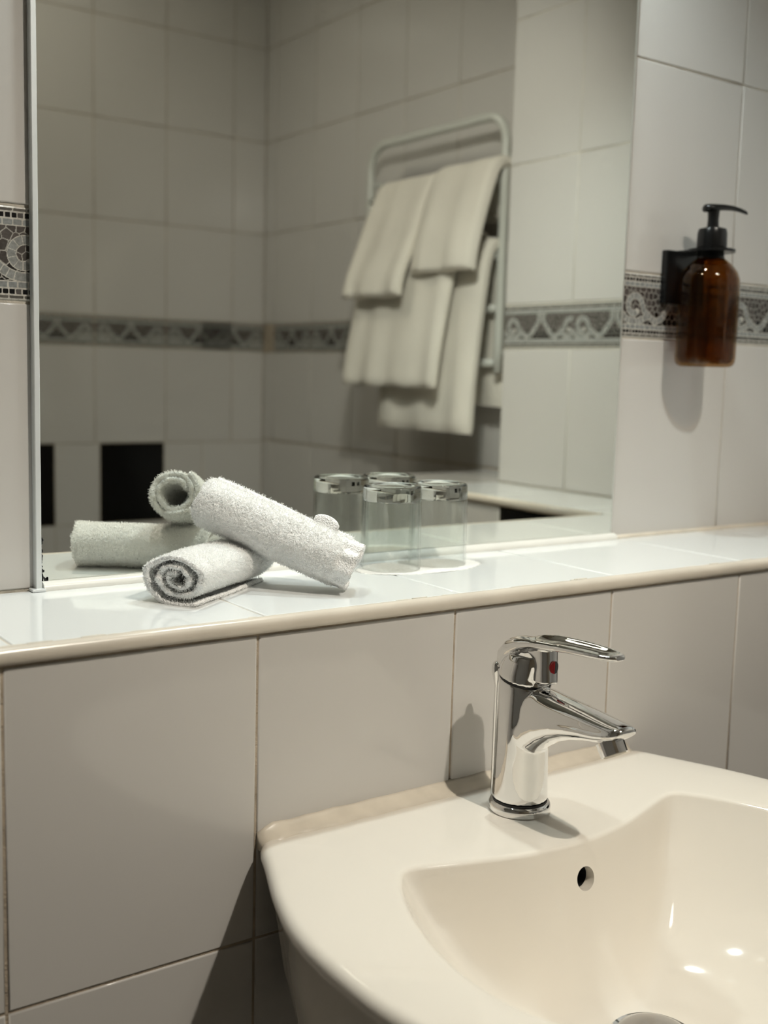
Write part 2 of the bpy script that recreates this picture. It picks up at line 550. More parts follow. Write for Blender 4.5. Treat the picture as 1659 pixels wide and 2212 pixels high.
# floor, ceiling, plain left wall
struct("floor", box_bm(-1.0, 1.7, -1.80, 0.3, -0.06, 0.0), M_FLOOR)
struct("ceiling", box_bm(-1.0, 1.7, -1.80, 0.3, 2.45, 2.52), M_CEIL)
struct("wall_left", box_bm(-1.0, -0.9, -1.80, 0.3, 0.0, 2.45), M_WALLPLAIN)

# lower basin wall
wl = struct("wall_back_lower", box_bm(-0.9, XR + 0.2, DEP, YU - 0.002, 0.0, 1.0145), M_GROUT)
ujl = [0.2240 + (k * 0.2021) for k in range(-4, 5)] + [XR]
tile_grid(wl, (0, 0, 0), (1, 0, 0), (0, 0, 1), (0, -1, 0), ujl, [0.252, 0.5035, 0.7555, 1.0125])
# ledge with white tiles
lg = struct("ledge_back", box_bm(-0.9, XC + 0.1, 0.0005, YU + 0.004, 1.0146, Z_LEDGE - 0.0012), M_GROUT_PALE)
ujt = [-0.5755, -0.3735, -0.1715, 0.0305, 0.2325, 0.4345, 0.6365, 0.8345, 1.0365, 1.2385, XC]
tile_grid(lg, (0, 0.0035, Z_LEDGE), (1, 0, 0), (0, 1, 0), (0, 0, 1), ujt, [0.0, YU - 0.0035], M_LEDGE, "ledge")
# bullnose trim along the ledge
prof = [(0.0046, 1.0250), (0.0040, 1.0262), (0.0020, 1.0266), (-0.0010, 1.0262), (-0.0034, 1.0246), (-0.0046, 1.0222), (-0.0050, 1.0190),
        (-0.0046, 1.0162), (-0.0034, 1.0142), (-0.0008, 1.0134), (0.0040, 1.0134)]
secs = []
for k in range(120):
    x = -0.9 + (XR + 0.9) * k / 119
    secs.append([Vector((x, y + 0.0004 * noise.noise(Vector((x * 9, 0, 0))), z + 0.0003 * noise.noise(Vector((x * 13, 5, 0))))) for y, z in prof])
V_, F_ = loft(secs)
tr = obj_from("trim_1", V_, F_, M_TRIM, smooth=True); tr["kind"] = "structure"
# crumbled filler in the joint behind the trim
fil = []
V_, F_ = [], []
for k in range(70):
    x = random.uniform(-0.05, 1.15)
    if random.random() < 0.35: continue
    l = random.uniform(0.006, 0.03); y = 0.0045 + random.uniform(-.0006, .0006); h = Z_LEDGE + random.uniform(-0.0003, 0.0006)
    w = random.uniform(0.0010, 0.0020); b = len(V_)
    ys = [(y - w, y + w) for _ in range(4)]
    for q in range(5):
        xx = x + l * q / 4; ww = w * (0.35 if q in (0, 4) else random.uniform(.7, 1.1))
        V_ += [Vector((xx, y - ww, h - 0.002)), Vector((xx, y - ww, h)), Vector((xx, y + ww, h)), Vector((xx, y + ww, h - 0.002))]
    for q in range(4):
        for c in range(4):
            F_.append((b + q * 4 + c, b + q * 4 + (c + 1) % 4, b + q * 4 + 4 + (c + 1) % 4, b + q * 4 + 4 + c))
    F_.append((b, b + 1, b + 2, b + 3)); F_.append((b + 19, b + 18, b + 17, b + 16))
fo = obj_from("joint_filler", V_, F_, M_GROUT_PALE, tr); fo["kind"] = "stuff"

# upper basin wall
wu = struct("wall_back_upper", box_bm(-0.9, XB + 0.1, YU + DEP, YU + 0.12, 1.0, 2.45), M_GROUT_PALE)
far_u = [-0.5800, -0.3780, -0.1760, 0.0260, 0.2280, 0.4300]
tile_grid(wu, (0, YU, 0), (1, 0, 0), (0, 0, 1), (0, -1, 0), far_u, [ROWS_UP[0], ROWS_UP[1]])
tile_grid(wu, (0, YU, 0), (1, 0, 0), (0, 0, 1), (0, -1, 0), far_u, ROWS_UP[2:5])
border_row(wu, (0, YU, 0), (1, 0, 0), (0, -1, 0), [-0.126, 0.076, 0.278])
rt_u = [1.0265, 1.2285, XC]
tile_grid(wu, (0, YU, 0), (1, 0, 0), (0, 0, 1), (0, -1, 0), rt_u, [ROWS_UP[0], ROWS_UP[1]])
tile_grid(wu, (0, YU, 0), (1, 0, 0), (0, 0, 1), (0, -1, 0), rt_u, ROWS_UP[2:6])
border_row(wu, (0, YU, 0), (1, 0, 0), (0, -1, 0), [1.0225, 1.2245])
# silicone fillet where the upper wall meets the ledge
V_, F_ = tube([(1.03 + k * 0.0355, YU - 0.0005, Z_LEDGE + 0.001) for k in range(11)], 0.0035, 10)
sb_ = obj_from("silicone_joint", V_, F_, M_SILICONE, wu, smooth=True)

# right wall (upper, lit) with its outer corner, seen in the mirror
wr = struct("wall_right", box_bm(XC + DEP, XB + 0.1, YC, YU + 0.1, 1.02, 2.45), M_GROUT_PALE)
# u runs from the corner towards the room (-y)
ujr = [0.0, 0.055, 0.255, 0.455, YU - YC]
Or = (XC, YU, 0)
tile_grid(wr, Or, (0, -1, 0), (0, 0, 1), (-1, 0, 0), ujr, [ROWS_UP[0], ROWS_UP[1]], M_TILE_FAR, "far")
tile_grid(wr, Or, (0, -1, 0), (0, 0, 1), (-1, 0, 0), ujr, ROWS_UP[2:6], M_TILE_FAR, "far")
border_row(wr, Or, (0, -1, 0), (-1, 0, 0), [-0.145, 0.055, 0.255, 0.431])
YL = -0.640
# lower right wall with a black accent tile
wrl = struct("wall_right_lower", box_bm(XR + DEP, XB + 0.1, YL, 0.1, 0.0, 1.0145), M_GROUT)
ujl2 = [0.0, 0.046, 0.228, 0.345, 0.545, -YL]
tile_grid(wrl, (XR, 0, 0), (0, -1, 0), (0, 0, 1), (-1, 0, 0), ujl2, [0.56, 0.805, 1.0125], material=M_TILE_FAR, key="far",
          special=lambda u, v: (M_BLACK, "black") if 0.046 < u < 0.228 and v > 0.8 else None)
lgr = struct("ledge_right", box_bm(XR + 0.0005, XB + 0.02, YL, 0.0, 1.0146, Z_LEDGE - 0.0012), M_GROUT_PALE)
tile_grid(lgr, (XR + 0.0035, 0, Z_LEDGE), (0, -1, 0), (1, 0, 0), (0, 0, 1),
          [0.002, 0.065, 0.265, -YC], [0.0, XC - XR - 0.0035], M_LEDGE, "ledge")
tile_grid(lgr, (XR + 0.0035, 0, Z_LEDGE), (0, -1, 0), (1, 0, 0), (0, 0, 1),
          [-YC, -YL], [0.0, 0.2, XB - XR - 0.0035], M_TILE, "wall")
secs = [[Vector((XR + y, yy, z)) for y, z in prof] for yy in (-0.004, -0.3, YL)]
V_, F_ = loft(secs)
tr2 = obj_from("trim_2", V_, F_, M_TRIM, smooth=True); tr2["kind"] = "structure"
# recessed right wall behind the towel rail
wrr = struct("wall_right_rear", box_bm(XB + DEP, XB + 0.1, YF, YC, 0.0, 2.45), M_GROUT)
ujb = sorted([-YC, 0.64 - 0.0, 0.84, 1.04, 1.24, 1.44, 1.64, -YF])
tile_grid(wrr, (XB, 0, 0), (0, -1, 0), (0, 0, 1), (-1, 0, 0), ujb, [ROWS_UP[0], ROWS_UP[1]], M_TILE_FAR, "far")
tile_grid(wrr, (XB, 0, 0), (0, -1, 0), (0, 0, 1), (-1, 0, 0), ujb, ROWS_UP[2:7], M_TILE_FAR, "far")
tile_grid(wrr, (XB, 0, 0), (0, -1, 0), (0, 0, 1), (-1, 0, 0), [j for j in ujb if j >= 0.64], [0.5225, 0.7725, 1.0245], M_TILE_FAR, "far")
border_row(wrr, (XB, 0, 0), (0, -1, 0), (-1, 0, 0), [0.44, 0.64, 0.84, 1.04, 1.24, 1.44])
# wall opposite the mirror with black accent tiles
wf = struct("wall_opposite", box_bm(-0.9, XB + 0.1, YF - 0.12, YF - DEP, 0.0, 2.45), M_GROUT)
ujf = [0.48, 0.68, 0.88, 1.08, 1.28, 1.48, XB]
tile_grid(wf, (0, YF, 0), (1, 0, 0), (0, 0, 1), (0, 1, 0), ujf, [1.0195, BZ0], M_TILE_FAR, "far")
tile_grid(wf, (0, YF, 0), (1, 0, 0), (0, 0, 1), (0, 1, 0), ujf, ROWS_UP[2:7], M_TILE_FAR, "far")
border_row(wf, (0, YF, 0), (1, 0, 0), (0, 1, 0), [0.68, 0.88, 1.08, 1.28, 1.382])
tile_grid(wf, (0, YF, 0), (1, 0, 0), (0, 0, 1), (0, 1, 0), [0.68, 0.79, 0.972, 1.093, 1.276, 1.39, XB], [0.56, 0.805, 1.0195], material=M_TILE_FAR, key="far",
          special=lambda u, v: (M_BLACK, "black") if v > 0.8 and (0.79 < u < 0.972 or 1.093 < u < 1.276) else None)

# ------------------------------------------------------------------ mirror
YM = 0.1874
mir = empty("wall_mirror", (0.67, YU, 1.04))
tag(mir, "large wall mirror with a metal edge strip above the white tiled ledge", "mirror")
def under(o, p):
    o.parent = p
    o.matrix_parent_inverse = Matrix.Translation(-Vector(p.location))
    return o
mx0, mx1, mz0, mz1, bvl = 0.3104, 1.0255, 1.0335, 2.02, 0.0025
V_ = [Vector(p) for p in ((mx0, YM + 0.0004, mz0), (mx1, YM + 0.0004, mz0), (mx1, YM + 0.0004, mz1), (mx0, YM + 0.0004, mz1),
      (mx0 + bvl, YM, mz0 + bvl * .5), (mx1 - bvl, YM, mz0 + bvl * .5), (mx1 - bvl, YM, mz1 - bvl), (mx0 + bvl, YM, mz1 - bvl),
      (mx0, YU - 0.0003, mz0), (mx1, YU - 0.0003, mz0), (mx1, YU - 0.0003, mz1), (mx0, YU - 0.0003, mz1))]
F_ = [(4, 5, 6, 7), (0, 1, 5, 4), (1, 2, 6, 5), (2, 3, 7, 6), (3, 0, 4, 7), (8, 9, 1, 0), (9, 10, 2, 1), (10, 11, 3, 2), (11, 8, 0, 3), (11, 10, 9, 8)]
g = obj_from("glass", V_, F_, M_MIRROR); under(g, mir)
g.data.materials.append(M_GLASSEDGE)
for p in g.data.polygons:
    if p.index > 0: p.material_index = 1
# aluminium strip on the left edge: L profile
prof = [(0.3072, YU - 0.0003), (0.3072, YM - 0.0055), (0.3078, YM - 0.0062), (0.3118, YM - 0.0062), (0.3122, YM - 0.0058), (0.3122, YM - 0.0003), (0.3102, YM - 0.0003), (0.3102, YU - 0.0003)]
secs = []
for k in range(41):
    z = 1.0275 + (mz1 - 1.0275) * k / 40
    wob = 0.00025 * noise.noise(Vector((0, 0, z * 30)))
    secs.append([Vector((x + (wob if x > 0.311 else 0), y, z)) for x, y in prof])
V_, F_ = loft(secs)
fr = obj_from("edge_strip", V_, F_, M_ALU); under(fr, mir); fr["label"] = "aluminium edge strip"
bm = box_bm(0.3030, 0.3150, YM - 0.0095, YM + 0.002, Z_LEDGE + 0.0003, Z_LEDGE + 0.0028, 0.0006, 2)
fc = bm_obj("corner_clip", bm, M_ALU); under(fc, mir)
# dark moisture spots of the silvering at the lower left corner
V_, F_ = [], []
for k in range(26):
    zz = mz0 + abs(random.gauss(0, 0.018)); xx = mx0 + 0.0035 + abs(random.gauss(0, 0.0008))
    if k < 6: zz = mz0 + 0.001 + random.random() * 0.002; xx = mx0 + 0.0035 + random.random() * 0.007
    r = random.uniform(0.0006, 0.0013); b = len(V_)
    for q in range(8):
        a = q * math.pi / 4; rr = r * random.uniform(.7, 1.2)
        V_.append(Vector((xx + rr * math.cos(a), YM - 0.00025, zz + rr * 1.6 * math.sin(a))))
    for q in range(8):
        V_.append(Vector((V_[b + q].x, YM + 0.0005, V_[b + q].z)))
    F_.append(tuple(range(b + 7, b - 1, -1)))
    for q in range(8): F_.append((b + q, b + (q + 1) % 8, b + 8 + (q + 1) % 8, b + 8 + q))
sp = obj_from("tarnish_spots", V_, F_, M_BLACKRUB); under(sp, mir); sp["kind"] = "stuff"; sp["label"] = "dark tarnish at the corner"
# white bead under the mirror
prof = [(YM + 0.002, Z_LEDGE), (YM - 0.0075, Z_LEDGE), (YM - 0.0078, Z_LEDGE + 0.0022), (YM - 0.0066, Z_LEDGE + 0.0050), (YM - 0.0040, Z_LEDGE + 0.0070),
        (YM - 0.0012, Z_LEDGE + 0.0078), (YM + 0.002, Z_LEDGE + 0.0078)]
secs = [[Vector((x, y, z)) for y, z in prof] for x in (mx0 + 0.0035, 0.5, 0.8, mx1 + 0.003)]
V_, F_ = loft(secs)
bd = obj_from("trim_3", V_, F_, M_BEAD, smooth=True); bd["kind"] = "structure"
set_autosmooth(bd, 50)

# ------------------------------------------------------------------ washbasin
BX, ZD = 0.6458, 0.845
basin = empty("washbasin", (BX, 0, ZD))
tag(basin, "ivory ceramic washbasin with overflow hole fixed to the tiled wall", "washbasin")
def sym(pts):   # pts on the left half from back (u=0) to front (u=0)
    L = pts; Rr = [(-u, v) for u, v in reversed(pts) if abs(u) > 1e-6]
    return L + Rr
bowl_pts = sym([(0.0, 0.1500), (-0.05, 0.1452), (-0.10, 0.1310), (-0.140, 0.1180), (-0.1500, 0.1150), (-0.1545, 0.1165), (-0.1600, 0.1230), (-0.1726, 0.1400), (-0.1900, 0.1760), (-0.2040, 0.2200),
                (-0.2090, 0.2650), (-0.2030, 0.3100), (-0.1750, 0.3600), (-0.1200, 0.3960), (-0.06, 0.4110), (0.0, 0.4150)])
outer_pts = sym([(0.0, 0.004), (-0.10, 0.004), (-0.19, 0.004), (-0.2150, 0.0065), (-0.2245, 0.0160), (-0.2350, 0.0420), (-0.2570, 0.0960), (-0.2720, 0.1480), (-0.2765, 0.2050),
                 (-0.2730, 0.2700), (-0.2520, 0.3450), (-0.2050, 0.4120), (-0.1350, 0.4500), (-0.06, 0.4650), (0.0, 0.4680)])
CC = (0.0, 0.26)
NB = 288
def by_angle(pts):
    c = np.array(cr_spline(pts, 24, True))
    a = np.unwrap(np.arctan2(c[:, 1] - CC[1], c[:, 0] - CC[0])); r = np.hypot(c[:, 0] - CC[0], c[:, 1] - CC[1])
    if a[-1] < a[0]: a = a[::-1]; r = r[::-1]
    a2 = np.concatenate([a - 2 * np.pi, a, a + 2 * np.pi]); r2 = np.concatenate([r, r, r])
    o = np.argsort(a2); tq = np.linspace(-np.pi, np.pi, NB, endpoint=False)
    rr = np.interp(tq, a2[o], r2[o])
    return np.stack([CC[0] + rr * np.cos(tq), CC[1] + rr * np.sin(tq)], 1)
OUT = by_angle(outer_pts); BOWL = by_angle(bowl_pts)
def smooth_ring(a, it):
    for _ in range(it): a = (np.roll(a, 1, 0) + 2 * a + np.roll(a, -1, 0)) / 4
    return a
DR = np.array([0.0, 0.238])
def inset(ring, d):
    t = np.roll(ring, -1, 0) - np.roll(ring, 1, 0); t /= np.linalg.norm(t, axis=1)[:, None]
    n = np.stack([-t[:, 1], t[:, 0]], 1)
    s = np.sign(np.sum((np.array(CC) - ring) * n, 1)); return ring + n * (d * s)[:, None]
rings = []
def ring(a, z): rings.append(np.column_stack([a[:, 0], a[:, 1], np.full(NB, z)]))
def low(fac, dz):
    c = np.array([0.0, 0.17]); a = c + (OUT - c) * fac
    a[:, 1] = np.maximum(a[:, 1], 0.004); return a
ring(low(0.80, 0), -0.150); ring(low(0.86, 0), -0.147); ring(low(0.895, 0), -0.135); ring(low(0.925, 0), -0.105)
ring(low(0.950, 0), -0.060); ring(low(0.975, 0), -0.028); ring(low(0.992, 0), -0.016)
for k in range(7):
    a = k / 6 * math.pi / 2
    ring(inset(OUT, 0.009 * (1 - math.cos(a))), -0.010 + 0.009 * math.sin(a))
ring(inset(OUT, 0.016), -0.0002)
for q in (0.35, 0.65):
    ring(inset(OUT, 0.016) * (1 - q) + inset(BOWL, -0.010) * q, 0.0004)
ring(inset(BOWL, -0.010), 0.0003)
for k in range(8):
    a = k / 7 * math.radians(74)
    ring(inset(smooth_ring(BOWL, 2), -0.0055 + 0.0055 * math.sin(a)), -0.0050 * (1 - math.cos(a)))
zb = rings[-1][0, 2]; last = rings[-1][:, :2].copy()
for k in range(1, 30):
    s = k / 30
    tgt = DR + 0.026 * np.stack([np.cos(np.linspace(-np.pi, np.pi, NB, endpoint=False)), np.sin(np.linspace(-np.pi, np.pi, NB, endpoint=False))], 1)
    a = last * (1 - s) + tgt * s
    if k > 4: a = smooth_ring(a, int(k * 1.2))
    z = zb - 0.126 * (1 - (1 - s) ** 2.5) / 1.0
    ring(a, z)
V_ = [Vector((p[0], -p[1], p[2])) for rg in rings for p in rg]
F_ = []
for k in range(len(rings) - 1):
    for i in range(NB):
        j = (i + 1) % NB
        F_.append((k * NB + i, k * NB + j, (k + 1) * NB + j, (k + 1) * NB + i))
F_.append(tuple(range(NB - 1, -1, -1))); b = (len(rings) - 1) * NB; F_.append(tuple(range(b, b + NB)))
bm = bmesh.new(); bv = [bm.verts.new(v) for v in V_]
for f in F_: bm.faces.new([bv[i] for i in f])
body = bm_obj("bowl", bm, M_CERAMIC, basin, smooth=True)
# overflow hole cut through the steep back of the bowl
ov_c = Vector((0.003, -0.158, -0.0300)); ov_n = Vector((0.0, -1.0, 0.12)).normalized()
V2, F2 = lathe([(0.0, -0.085), (0.0098, -0.085), (0.0098, 0.03), (0.0, 0.03)], 40)
bmc = bmesh.new(); bv = [bmc.verts.new(v) for v in V2]
for f in F2:
    if len(set(f)) == 4: bmc.faces.new([bv[i] for i in f])
bmesh.ops.remove_doubles(bmc, verts=bmc.verts, dist=1e-6); bmesh.ops.recalc_face_normals(bmc, faces=bmc.faces)
mec = bpy.data.meshes.new("cut"); bmc.to_mesh(mec); bmc.free()
cut = bpy.data.objects.new("cut", mec); COL.objects.link(cut)
cut.matrix_world = Matrix.Translation(Vector((BX, 0, ZD)) + ov_c) @ ov_n.to_track_quat('Z', 'Y').to_matrix().to_4x4()
bpy.context.view_layer.update()
md = body.modifiers.new("b", 'BOOLEAN'); md.operation = 'DIFFERENCE'; md.object = cut; md.solver = 'EXACT'
dg = bpy.context.evaluated_depsgraph_get()
me2 = bpy.data.meshes.new_from_object(body.evaluated_get(dg))
body.modifiers.clear(); body.data = me2
bpy.data.objects.remove(cut)
set_autosmooth(body, 50)
if not body.data.materials: body.data.materials.append(M_CERAMIC)
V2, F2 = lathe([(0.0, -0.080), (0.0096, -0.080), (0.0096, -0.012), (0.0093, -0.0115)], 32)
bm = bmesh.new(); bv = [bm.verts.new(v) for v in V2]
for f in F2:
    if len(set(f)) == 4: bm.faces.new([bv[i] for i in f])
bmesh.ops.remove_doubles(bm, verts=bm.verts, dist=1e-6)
ovl = bm_obj("overflow_shade_liner", bm, M_BLACKRUB, basin)  # black cup put in as the shade inside the overflow hole
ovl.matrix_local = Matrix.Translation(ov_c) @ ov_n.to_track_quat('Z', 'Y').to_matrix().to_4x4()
ovl["label"] = "black liner painting the shade in the overflow hole"
# waste plug in the drain
lathe_obj("drain_plug", [(0.0, 0.010), (0.012, 0.0098), (0.022, 0.0085), (0.0285, 0.005), (0.0300, 0.0015), (0.0290, -0.002), (0.0, -0.002)], M_CHROME_D, basin, 48, (DR[0], -DR[1], -0.1270))
lathe_obj("drain_ring", [(0.0300, -0.004), (0.0340, -0.0030), (0.0350, -0.0005), (0.0335, 0.0008), (0.0300, -0.001)], M_CHROME, basin, 48, (DR[0], -DR[1], -0.1255))
# sealant along the wall
prof = [(0.0004, 0.0085), (-0.0018, 0.0060), (-0.0045, 0.0035), (-0.0095, 0.0014), (-0.0160, 0.0002), (-0.0160, -0.0060), (0.0004, -0.0060)]
secs = []
for k in range(61):
    u = -0.2185 + 0.437 * k / 60
    e = min(k, 60 - k) / 60; q = min(1, e / 0.03)
    w_ = 1 + 0.18 * noise.noise(Vector((k * .35, 0, 0)))
    secs.append([Vector((u, y * w_, (z if z < 0 else z * w_) - 0.006 * (1 - q))) for y, z in prof])
V_, F_ = loft(secs)
obj_from("sealant", V_, F_, M_SILICONE, basin, smooth=True)

# ------------------------------------------------------------------ mixer tap
FX, FY = 0.6500, -0.0710
tap = empty("mixer_tap", (FX, FY, ZD))
tag(tap, "chrome single lever mixer tap with red dot on the washbasin", "tap")
def T(x, s, z): return Vector((x, -s, z))
def ell_section(cs, z, rb, rf, rx, n=40, tilt=0.0, pw=2.0):
    out = []
    for k in range(n):
        a = 2 * math.pi * k / n; c, s_ = math.cos(a), math.sin(a)
        cx_ = math.copysign(abs(s_) ** (2 / pw), s_) * rx
        rs = rf if c > 0 else rb
        ss = math.copysign(abs(c) ** (2 / pw), c) * rs
        out.append(T(cx_, cs + ss, z - tilt * ss))
    return out
lathe_obj("base_ring", [(0.0, 0.0), (0.0262, 0.0), (0.0272, 0.0020), (0.0272, 0.0065), (0.0260, 0.0090), (0.0244, 0.0098), (0.0, 0.0098)], M_CHROME, tap, 64)
lathe_obj("base_gasket", [(0.0, 0.0098), (0.0240, 0.0098), (0.0240, 0.0114), (0.0, 0.0114)], M_BLACKRUB, tap, 64)
col = [ell_section(0, z, rb, rf, rx, tilt=t) for z, rb, rf, rx, t in
       [(0.0114, .0246, .0240, .0246, 0), (0.020, .0244, .0236, .0243, 0), (0.040, .0240, .0228, .0237, 0), (0.060, .0236, .0230, .0232, 0), (0.080, .0230, .0232, .0230, 0),
        (0.098, .0226, .0236, .0229, 0.06), (0.1120, .0222, .0240, .0228, 0.14), (0.1180, .0220, .0240, .0226, 0.16)]]
# spout: sections along a curved spine, wide flat top and rounded belly
sp_spine = [(-0.006, 0.0800, .0190, .0360, 0), (0.008, 0.0800, .0205, .0372, 0), (0.018, 0.0850, .0213, .0320, 0), (0.030, 0.0895, .0213, .0265, 0), (0.044, 0.0930, .0207, .0210, 0), (0.060, 0.0955, .0198, .0168, 0),
            (0.078, 0.0970, .0187, .0134, 0), (0.094, 0.0975, .0177, .0110, 0), (0.106, 0.0986, .0166, .0086, 0), (0.1140, 0.1000, .0150, .0064, 0), (0.1190, 0.1012, .0122, .0042, 0), (0.1208, 0.1020, .0075, .0020, 0)]
secs = []
for s, zc, w, h, tl in sp_spine:
    sec = []
    for k in range(40):
        a = 2 * math.pi * k / 40; c, sn = math.cos(a), math.sin(a)
        pw = 2.6
        x = math.copysign(abs(c) ** (2 / pw), c) * w * (1.0 if sn < 0 else 0.86)
        dz = math.copysign(abs(sn) ** (2 / pw), sn) * h
        if sn > 0: dz *= 0.92
        else: x *= (1 - 0.30 * abs(sn) ** 3)
        sec.append(T(x, s - dz * tl * -0.3, zc + dz + 0.002))
    secs.append(sec)
remesh_obj("body", [loft(col), loft(secs)], 0.00095, 26, M_CHROME, tap)
# gasket line under the lever cap
gs = [ell_section(0, z, .0217, .0237, .0223, tilt=0.16) for z in (0.1175, 0.1192)]
V_, F_ = loft(gs); obj_from("cap_gasket", V_, F_, M_BLACKRUB, tap, smooth=False)
# lever cap and handle as one skin
cap = [ell_section(cs, z, rb, rf, rx, tilt=t) for cs, z, rb, rf, rx, t in
       [(0, .1192, .0222, .0242, .0228, .16), (0.0, .124, .0222, .0242, .0228, .14), (0.001, .130, .0215, .0238, .0222, .10), (0.003, .137, .0200, .0225, .0212, .05),
        (0.004, .1415, .0170, .0205, .0190, .0), (0.006, .1445, .0120, .0150, .0140, 0), (0.008, .1460, .0060, .0080, .0070, 0)]]
neck = [ell_section(0.014, z, .010, .0215 - (z - .12) * .05, .0098, pw=3.2) for z in (0.121, 0.128, 0.136, 0.144, 0.150)]
lv = [(-0.0200, .1290, .0150, .0060), (-0.0150, .1380, .0185, .0085), (-0.006, .1465, .0200, .0088), (0.006, .1520, .0200, .0078), (0.020, .1552, .0192, .0066), (0.036, .1572, .0186, .0058),
      (0.052, .1584, .0178, .0053), (0.068, .1592, .0168, .0049), (0.084, .1597, .0153, .0045), (0.096, .1599, .0130, .0040), (0.104, .1600, .0096, .0034), (0.108, .1600, .0054, .0024)]
secs = []
for i, (s, zc, w, h) in enumerate(lv):
    p0 = lv[max(i - 1, 0)]; p1 = lv[min(i + 1, len(lv) - 1)]
    t = Vector((p1[0] - p0[0], p1[1] - p0[1])).normalized(); nrm = Vector((-t.y, t.x))
    sec = []
    for k in range(36):
        a = 2 * math.pi * k / 36; c, sn = math.cos(a), math.sin(a)
        x = c * w
        hh = math.copysign(abs(sn) ** 0.8, sn) * h
        if sn > 0 and -0.004 < s < 0.106:
            dish = 0.0088 * max(0, 1 - (c / 0.80) ** 2) ** 0.8 * min(1, (s + 0.004) / 0.012) * min(1, (0.108 - s) / 0.03)
            hh -= min(dish, 1.12 * h)
        sec.append(T(x, s + nrm.x * hh, zc + nrm.y * hh))
    secs.append(sec)
remesh_obj("lever", [loft(cap), loft(neck), loft(secs)], 0.00085, 8, M_CHROME, tap)
# hot and cold mark on the front of the neck
def half_disc(name, sgn, m_):
    V_, F_ = [], []
    n = 14
    def P(a, r, d): return T(sgn * abs(math.sin(a)) * r * 0.92, 0.0354 + d - 0.0012 * (abs(math.sin(a)) * r / 0.0054) ** 2, 0.1360 + math.cos(a) * r)
    for d in (-0.003, 0.0006):
        for k in range(n + 1): V_.append(P(math.pi * k / n, 0.0054, d))
    F_.append(tuple(range(n, -1, -1))); F_.append(tuple(range(n + 1, 2 * n + 2)))
    for k in range(n): F_.append((k, k + 1, n + 2 + k, n + 1 + k))
    F_.append((n, 0, n + 1, 2 * n + 1))
    o = obj_from(name, V_, F_, m_, tap)
    return o
half_disc("hot_mark", -1, M_RED)["label"] = "red half of the round mark"
half_disc("cold_mark", 1, M_BLUEBLACK)["label"] = "dark half of the round mark"
# lift rod behind the body
lathe_obj("lift_rod", [(0.0, -0.1005), (0.0019, -0.1005), (0.0019, 0.002), (0.0030, 0.006), (0.0048, 0.014), (0.0052, 0.018), (0.0044, 0.022), (0.0022, 0.0242), (0.0, 0.0246)], M_CHROME, tap, 24, (0, 0.0365, 0.1010))
# aerator
ae = empty("aerator"); ae.parent = tap
ae.location = T(0, 0.1010, 0.0855); ae.rotation_euler = (math.radians(-14), 0, 0)
V_, F_ = [], []
bm = bmesh.new()
seg = 28
lo, hi = [], []
for k in range(seg):
    a = 2 * math.pi * k / seg; r = 0.0112 + (0.0005 if (k // 2) % 2 else 0)
    lo.append(bm.verts.new((r * math.cos(a) * .97, r * math.sin(a) * .97, -0.0075))); hi.append(bm.verts.new((r * math.cos(a), r * math.sin(a), 0.004)))
for k in range(seg): bm.faces.new((lo[k], lo[(k + 1) % seg], hi[(k + 1) % seg], hi[k]))
bm.faces.new(list(reversed(lo))); bm.faces.new(hi)
bpy.data.objects.remove(ae)
aer = bm_obj("aerator", bm, M_CHROME, tap); aer.location = T(0, 0.1035, 0.0882); aer.rotation_euler = (math.radians(-32), 0, 0)
lathe_obj("aerator_screen", [(0.0, -0.0006), (0.0088, -0.0006), (0.0094, 0.0), (0.0094, 0.001), (0.0, 0.001)], M_GROUT_PALE, aer, 28, (0, 0, -0.0076))

# ------------------------------------------------------------------ glasses
def tumbler(name, c, label, rs=1.0):
    g = empty(name, (c[0], c[1], Z_LEDGE + 0.0006))
    tag(g, label, "glass", "upturned glasses on the ledge")
    R, H = 0.0287 * rs, 0.0850
    wall = [(R, 0.0008), (R + .0002, 0.0002), (R + .0009, 0.0), (R + .0016, 0.0005), (R + .0017, 0.002), (R + .0014, 0.035), (R + .0010, H - 0.0165),
            (R - .0012, H - 0.0165), (R - .0009, 0.035), (R - .0002, 0.002), (R, 0.0008)]
    lathe_obj("wall", wall, M_GLASSWALL, g, 64, ang=60)
    base = [(0.0, H - 0.0150), (R - .008, H - 0.0152), (R - .0030, H - 0.0166), (R + .0004, H - 0.0163), (R + .0010, H - 0.0150), (R + .0010, H - 0.0040), (R + .0002, H - 0.0012), (R - .0016, H), (R - .0045, H - 0.0002),
            (R - .0075, H - 0.0018), (0.0, H - 0.0024)]
    lathe_obj("base", base, M_GLASSBASE, g, 64, ang=50)
    return g
tumbler("tumbler", (0.6550, 0.1400), "upturned clear drinking glass next to the rolled towels")
tumbler("tumbler", (0.7165, 0.1425), "upturned clear drinking glass farther from the rolled towels")
# paper doily under the glasses
V_, F_ = [], []
n = 240
def dl(a, k): return 1 + 0.05 * abs(math.sin(a * 22)) * k
for zz in (0.0, 0.0004):
    for rr in (0.0, 0.5, 0.86, 1.0):
        for k in range(n):
            a = 2 * math.pi * k / n
            q = rr * (dl(a, 1.0) if rr == 1.0 else 1.0)
            V_.append(Vector((0.072 * q * math.cos(a), 0.036 * q * math.sin(a), zz + 0.0002 * rr * math.sin(a * 7))))
for lay in range(2):
    for q in range(3):
        for k in range(n):
            a, b = (lay * 4 + q) * n, (lay * 4 + q + 1) * n; j = (k + 1) % n
            F_.append((a + k, b + k, b + j, a + j) if lay else (a + j, b + j, b + k, a + k))
for k in range(n):
    j = (k + 1) % n; F_.append((3 * n + k, 3 * n + j, 7 * n + j, 7 * n + k))
dy = obj_from("paper_doily", V_, F_, M_PAPER); dy.location = (0.687, 0.1330, Z_LEDGE + 0.0002)
tag(dy, "white scalloped paper doily under the two glasses", "doily")

